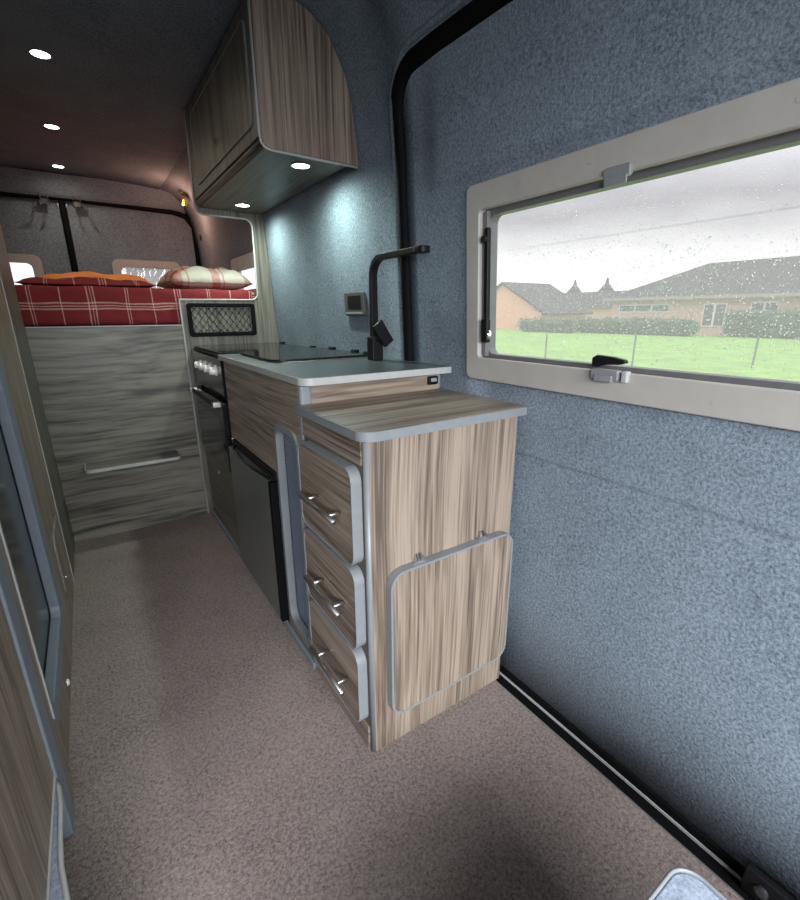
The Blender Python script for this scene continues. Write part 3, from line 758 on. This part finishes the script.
MB().lathe((.735, 3.85, 1.885), 'z', [(.004, .026), (-.006, .026), (-.012, .014)], 20).build('base', GOLD, rl)
MB().tube([(.735, 3.85, 1.875), (.732, 3.84, 1.845), (.728, 3.82, 1.832)], .005, 8).build('arm', GOLD, rl, smooth=True)
hd = MB().lathe((0, 0, 0), 'z', [(.03, .010), (.02, .018), (-.02, .026), (-.022, .024)], 20)
Rm = Matrix.Rotation(math.radians(35), 3, 'X'); hd.move(lambda x, y, z: Vector((.728, 3.81, 1.822)) + Rm @ Vector((x, y, z)))
hd.build('lamp_head', GOLD, rl)
bl = MB().lathe((0, 0, 0), 'z', [(-.021, .021), (-.0235, .021)], 18); bl.move(lambda x, y, z: Vector((.728, 3.81, 1.822)) + Rm @ Vector((x, y, z)))
bl.build('bulb', plain('warm bulb', (1, .8, .4), .3, emis=(1, .62, .2), estr=10), rl)
l = bpy.data.lights.new('reading_light', 'POINT'); l.energy = 4.0; l.color = (1, .50, .34); l.shadow_soft_size = .05
lo = bpy.data.objects.new('reading_light', l); COL.objects.link(lo); lo.parent = rl; lo.location = (-.07, -.12, -.14)
sb = MB().box(.842, .852, 3.95, 3.99, 1.60, 1.63)
sb.build('switch', BLKM, None, .002); tag(bpy.data.objects['switch'], 'tiny black switch on the right wall beside the rear doors', 'switch')

# ---------------------------------------------------------------- tall cupboard on the left
tc_ = thing('tall_cupboard', (-.5, 1.8, 0), 'tall wood-grain washroom cupboard with a smoked door, along the left wall', 'cupboard')
AX = -.208
MB().box(AX-.016, AX, 2.125, DV-.002, 0, 1.93).build('rear_panel', GZ, tc_, .001, label='shade-toned wood panel next to the bed')
MB().box(AX-.002, AX+.0025, 2.119, 2.124, 0, 1.93).build('joint_strip', EDGEL, tc_)
MB().box(-.84, AX-.016, DV-.02, DV-.002, 0, 1.86).build('back_board', GZ, tc_)
po = rr(1.085, 0, 2.118, 1.93, .0005); pi = rr(.96, .13, 1.64, 1.80, .03)
pi = rr(1.10, .13, 1.665, 1.80, .04)
MB().ring(po, pi, 'x', AX-.016, AX).build('front_panel', WZ, tc_, .001)
MB().ring(rr(1.095, .122, 1.672, 1.805, .045), rr(1.15, .178, 1.590, 1.745, .03), 'x', AX-.022, AX+.0035).build('door_frame', FRAMED, tc_, .0035, segs=3, label='blue grey rounded door frame')
MB().box(AX-.030, AX-.023, 1.11, 1.64, .14, 1.78).build('smoked_door', DARKP, tc_, label='dark smoked door panel')
sd = front_panel('x', WZ, tc_, 1.80, 2.06, .10, .34, AX+.0045, AX+.0005, .05, 'small access hatch low on the cupboard', name='hatch')
MB().lathe((AX+.0045, 1.86, .16), 'x', [(0, .007), (.006, .007), (.008, .004)], 14).build('stud', CHROME, sd)
MB().lathe((AX, 1.42, .045), 'x', [(0, .010), (.004, .009), (.006, .005)], 16).build('screw_cover', WHITE, tc_)
MB().box(-.84, AX-.04, 1.085, 1.10, 0, 1.86).build('near_board', GZ, tc_)

lc = thing('low_cupboard', (-.5, .7, 0), 'wood-grain cupboard nearest the camera at the left edge', 'cupboard')
BX = -.197
MB().box(BX-.02, BX, 1.030, 1.083, 0, .95).build('corner_panel', WZ, lc, .002)
MB().box(BX-.004, BX+.003, 1.079, 1.084, .21, .95).build('edging', EDGEL, lc)
MB().box(BX-.018, BX+.003, .964, 1.032, .0, .95).build('trim_post', FRAMED, lc, .0035, segs=3, label='blue grey upright trim')
MB().box(BX-.02, BX-.002, .35, .964, .17, .95).build('side_panel', WZ, lc, .001)
MB().box(BX-.002, BX+.0015, .35, .966, .1675, .1705).build('lower_edging', EDGEL, lc)
MB().box(-.86, BX-.021, .35, 1.08, .20, .93).build('carcass', GZ, lc)
MB().box(-.87, BX+.002, .34, 1.084, .951, .972).build('top', WY, lc, .003)
# small carpeted step box with a pale edge, tucked under it
cp = [(-.205, .958), (-.199, .957), (-.192, .940), (-.188, .90), (-.186, .82), (-.183, .77), (-.172, .70), (-.150, .62), (-.13, .55), (-.12, .40), (-.205, .40)]
cbx = MB().prism([(-.60, .958)] + cp[:-1] + [(-.60, .40)], 'z', .142, .160).box(-.60, -.225, .40, .955, 0, .142).build('step_box', BOXFELT, None)
tag(cbx, 'low curved carpeted box with pale rim under the left cupboard', 'box')
MB().tube([(x, y, .160) for x, y in cp[1:-1]], .0045, 8).build('edging', EDGEL, cbx, smooth=True)

# carpeted seat box at the lower right corner of the view
sbx = MB().prism(rr(.10, -.45, .592, .157, .03), 'z', 0, .297).build('seat_box', BOXFELT, None, .004)
tag(sbx, 'blue grey carpeted seat box with rounded corner in front of the door', 'box')
MB().ring(rr(.096, -.454, .596, .161, .034), rr(.101, -.449, .591, .156, .029), 'z', .285, .3005).build('edging', EDGE, sbx, .002)
br = thing('door_latch', (.875, .09, 0), 'black metal latch bracket at the foot of the sliding door', 'latch')
MB().box(.868, .884, .03, .135, .004, .062).build('bracket', BLKM, br, .003)
MB().lathe((.868, .105, .035), 'x', [(0, .011), (-.006, .011), (-.008, .007)], 16).build('bolt', plain('dull steel', (.10, .10, .11), .4, .8), br)
MB().lathe((.868, .055, .030), 'x', [(0, .009), (-.006, .009), (-.008, .006)], 16).build('bolt', plain('brass bolt', (.2, .17, .09), .4, .8), br)

# ---------------------------------------------------------------- outside
GZ0 = -.6
GRASS = plain('wet grass', (.21, .40, .06), .9, noise=.25, nscale=1.5)
ROADM = plain('grey paving', (.25, .25, .24), .9, noise=.1)
g = MB().box(2.5, 90, -60, 90, GZ0-.2, GZ0).build('ground', GRASS); g['kind'] = 'structure'
g2 = MB().box(-60, 2.5, 5.5, 90, GZ0-.2, GZ0).build('ground', ROADM); g2['kind'] = 'structure'
g3 = MB().box(-60, 2.5, -60, 5.5, GZ0-.25, GZ0-.02).build('ground', ROADM); g3['kind'] = 'structure'
BRICK = plain('pale brick', (.66, .42, .35), .9, noise=.12, nscale=4)
BRICK2 = plain('orange brick', (.78, .40, .28), .9, noise=.14, nscale=4)
TILE = plain('grey brown roof tiles', (.065, .056, .06), .9, noise=.22, nscale=5)
WIN = plain('house window glass', (.10, .10, .10), .2)
WFR = plain('white window frame', (.8, .8, .78), .5)
LEAF = plain('hedge leaves', (.06, .12, .055), .9, noise=.4, nscale=4)
def hip(b, x0, x1, y0, y1, z0, zr, inset, lowend=True):
    xm = (x0+x1)/2; yr1 = y1-inset; yr0 = y0+inset
    b.add([(x0, y0, z0), (x1, y0, z0), (x1, y1, z0), (x0, y1, z0), (xm, yr0, zr), (xm, yr1, zr)], [(0, 1, 4), (1, 2, 5, 4), (2, 3, 5), (3, 0, 4, 5), (0, 3, 2, 1)])
    return b
hs = thing('bungalow', (42, 12, GZ0), 'long pale brick bungalow with a grey hipped roof behind the hedge', 'house')
MB().box(38.3, 46, -4, 24.1, GZ0, 2.15).build('wall', BRICK, hs)
hip(MB(), 37.6, 46.6, -5, 24.6, 2.15, 4.75, 6.0).build('roof', TILE, hs)
MB().box(37.55, 37.7, -5, 24.6, 1.98, 2.18).build('gutter', plain('fascia board', (.35, .30, .27), .7), hs)
for (ya, yb, za, zb) in ((16.75, 15.25, 0.0, 1.65), (13.8, 12.2, 1.05, 1.70), (23.4, 19.2, 1.02, 1.66), (8, 6, .8, 1.7)):
    f = MB().box(38.22, 38.32, yb, ya, za, zb).build('window', WFR, hs)
    p_ = MB()
    nsp = 3 if ya-yb > 3 else 2
    for q in range(nsp):
        a = yb + (ya-yb)*q/nsp + .08; c = yb + (ya-yb)*(q+1)/nsp - .08
        p_.box(38.18, 38.24, a, c, za+.1, zb-.1)
    p_.build('pane', WIN, f)
h2 = thing('brick_house', (38, 34, GZ0), 'orange brick gabled house at the left end of the lawn', 'house')
MB().prism([(30.6, GZ0), (40.5, GZ0), (40.5, 1.4), (35.8, 3.9), (30.6, 1.1)], 'x', 37.0, 44).build('wall', BRICK2, h2)
MB().prism([(30.1, .85), (35.8, 3.88), (41, 1.2), (41, 1.4), (35.8, 4.12), (29.8, .98)], 'x', 36.7, 44.3).build('roof', TILE, h2)
h3 = thing('tiled_house', (56, 40, GZ0), 'distant house with a long low tiled roof between gable and oast towers', 'house')
MB().box(52, 58, 30.5, 49, GZ0, 1.6).build('wall', BRICK, h3)
hip(MB(), 51.4, 58.6, 30, 49.5, 1.6, 3.55, 3).build('roof', TILE, h3)
MB().box(51.9, 52.05, 38.6, 41.2, .3, 1.35).build('garage_door', WFR, h3)
def oast(cx, cy, lab):
    t = thing('oast_tower', (cx, cy, GZ0), lab, 'tower', 'oast towers on the skyline')
    MB().lathe((cx, cy, GZ0), 'z', [(0, 2.4), (3.6, 2.4)], 20).build('drum', BRICK, t)
    MB().lathe((cx, cy, GZ0+3.6), 'z', [(0, 2.7), (2.9, .35), (3.9, .12)], 20).build('cone_roof', TILE, t)
oast(78, 57.2, 'left of the two distant grey cone-topped oast towers')
oast(78, 50.6, 'right of the two distant grey cone-topped oast towers')
def leafy(name, x0, x1, y0, y1, z1, n, label, cat, seed, group=None):
    rn = random.Random(seed); b = MB()
    nx, ny = 4, max(4, int((y1-y0)*1.6)); nz2 = 4
    core = soft_slab(x0, x1, y0, y1, GZ0, z1, nx, ny, nz2, .4, .0, seed)
    core.v = [(x+rn.uniform(-.15, .15), y+rn.uniform(-.15, .15), z+(rn.uniform(-.14, .12) if z > 0 else 0)) for x, y, z in core.v]
    b.add(core.v, core.f)
    for _ in range(n):
        y = rn.uniform(y0, y1); z = rn.uniform(GZ0+.1, z1+.12); x = x0 + rn.uniform(-.15, .1) + (.5 if z > z1-.1 else 0)
        s = rn.uniform(.06, .16); d = Vector((rn.uniform(-1, 1), rn.uniform(-1, 1), rn.uniform(-1, 1))).normalized(); e_ = d.orthogonal()
        p = Vector((x, y, z)); b.add([p, p+d*s+e_*s*.4, p+d*s*2, p+d*s-e_*s*.4], [(0, 1, 2, 3)])
    return tag(b.build(name, LEAF, None, recalc=False), label, cat, group)
leafy('hedge', 34.8, 36.2, 15.9, 25.2, .52, 1600, 'low dark green hedge in front of the bungalow', 'hedge', 3)
leafy('hedge', 36.6, 37.8, 3, 14.6, 1.05, 1800, 'taller straight green hedge at the right of the lawn', 'hedge', 4)
leafy('hedge', 33.0, 34.2, 24.0, 29.8, .45, 1100, 'bushy hedge below the distant rooftops', 'hedge', 5)
POST = plain('green painted steel', (.10, .16, .12), .6)
for (x, y, lab) in ((14.4, 8.13, 'slim green fence post, middle one on the lawn'), (16.8, 5.7, 'slim green fence post nearest the bungalow window, right of the catch'), (13.2, 10.6, 'slim green fence post at the left of the lawn')):
    o = MB().cyl((x, y, GZ0), (x, y, .35), .03, 8).build('fence_post', POST, None); tag(o, lab, 'post', 'fence posts on the lawn')

def tree(name, loc, h, seed, label, levels=6):
    rn = random.Random(seed); b = MB()
    def grow(p, d, ln, r, lv):
        q = p + d*ln; mid = p + d*ln*.5 + Vector((rn.uniform(-1, 1), rn.uniform(-1, 1), 0))*ln*.06
        b.tube([p, mid, q], [r, r*.85, r*.68], 5 if lv > 2 else 3)
        if lv == 0: return
        for _ in range(3 if lv > 1 else 4):
            nd = (d + Vector((rn.uniform(-1, 1), rn.uniform(-1, 1), rn.uniform(-.35, .8)))*.72).normalized()
            grow(q if rn.random() > .3 else mid, nd, ln*rn.uniform(.62, .82), r*.62, lv-1)
    grow(Vector(loc), Vector((0, 0, 1)), h*.28, h*.022, levels)
    return tag(b.build(name, plain('grey bark', (.17, .15, .14), .9, noise=.2), None, recalc=False), label, 'tree')
tree('bare_tree', (1.3, 12.5, GZ0), 5.5, 5, 'bare winter tree seen through the right rear door window', 5)
tree('bare_tree', (50, 24.5, GZ0), 6.2, 8, 'bare tree rising behind the ridge of the bungalow', 5)
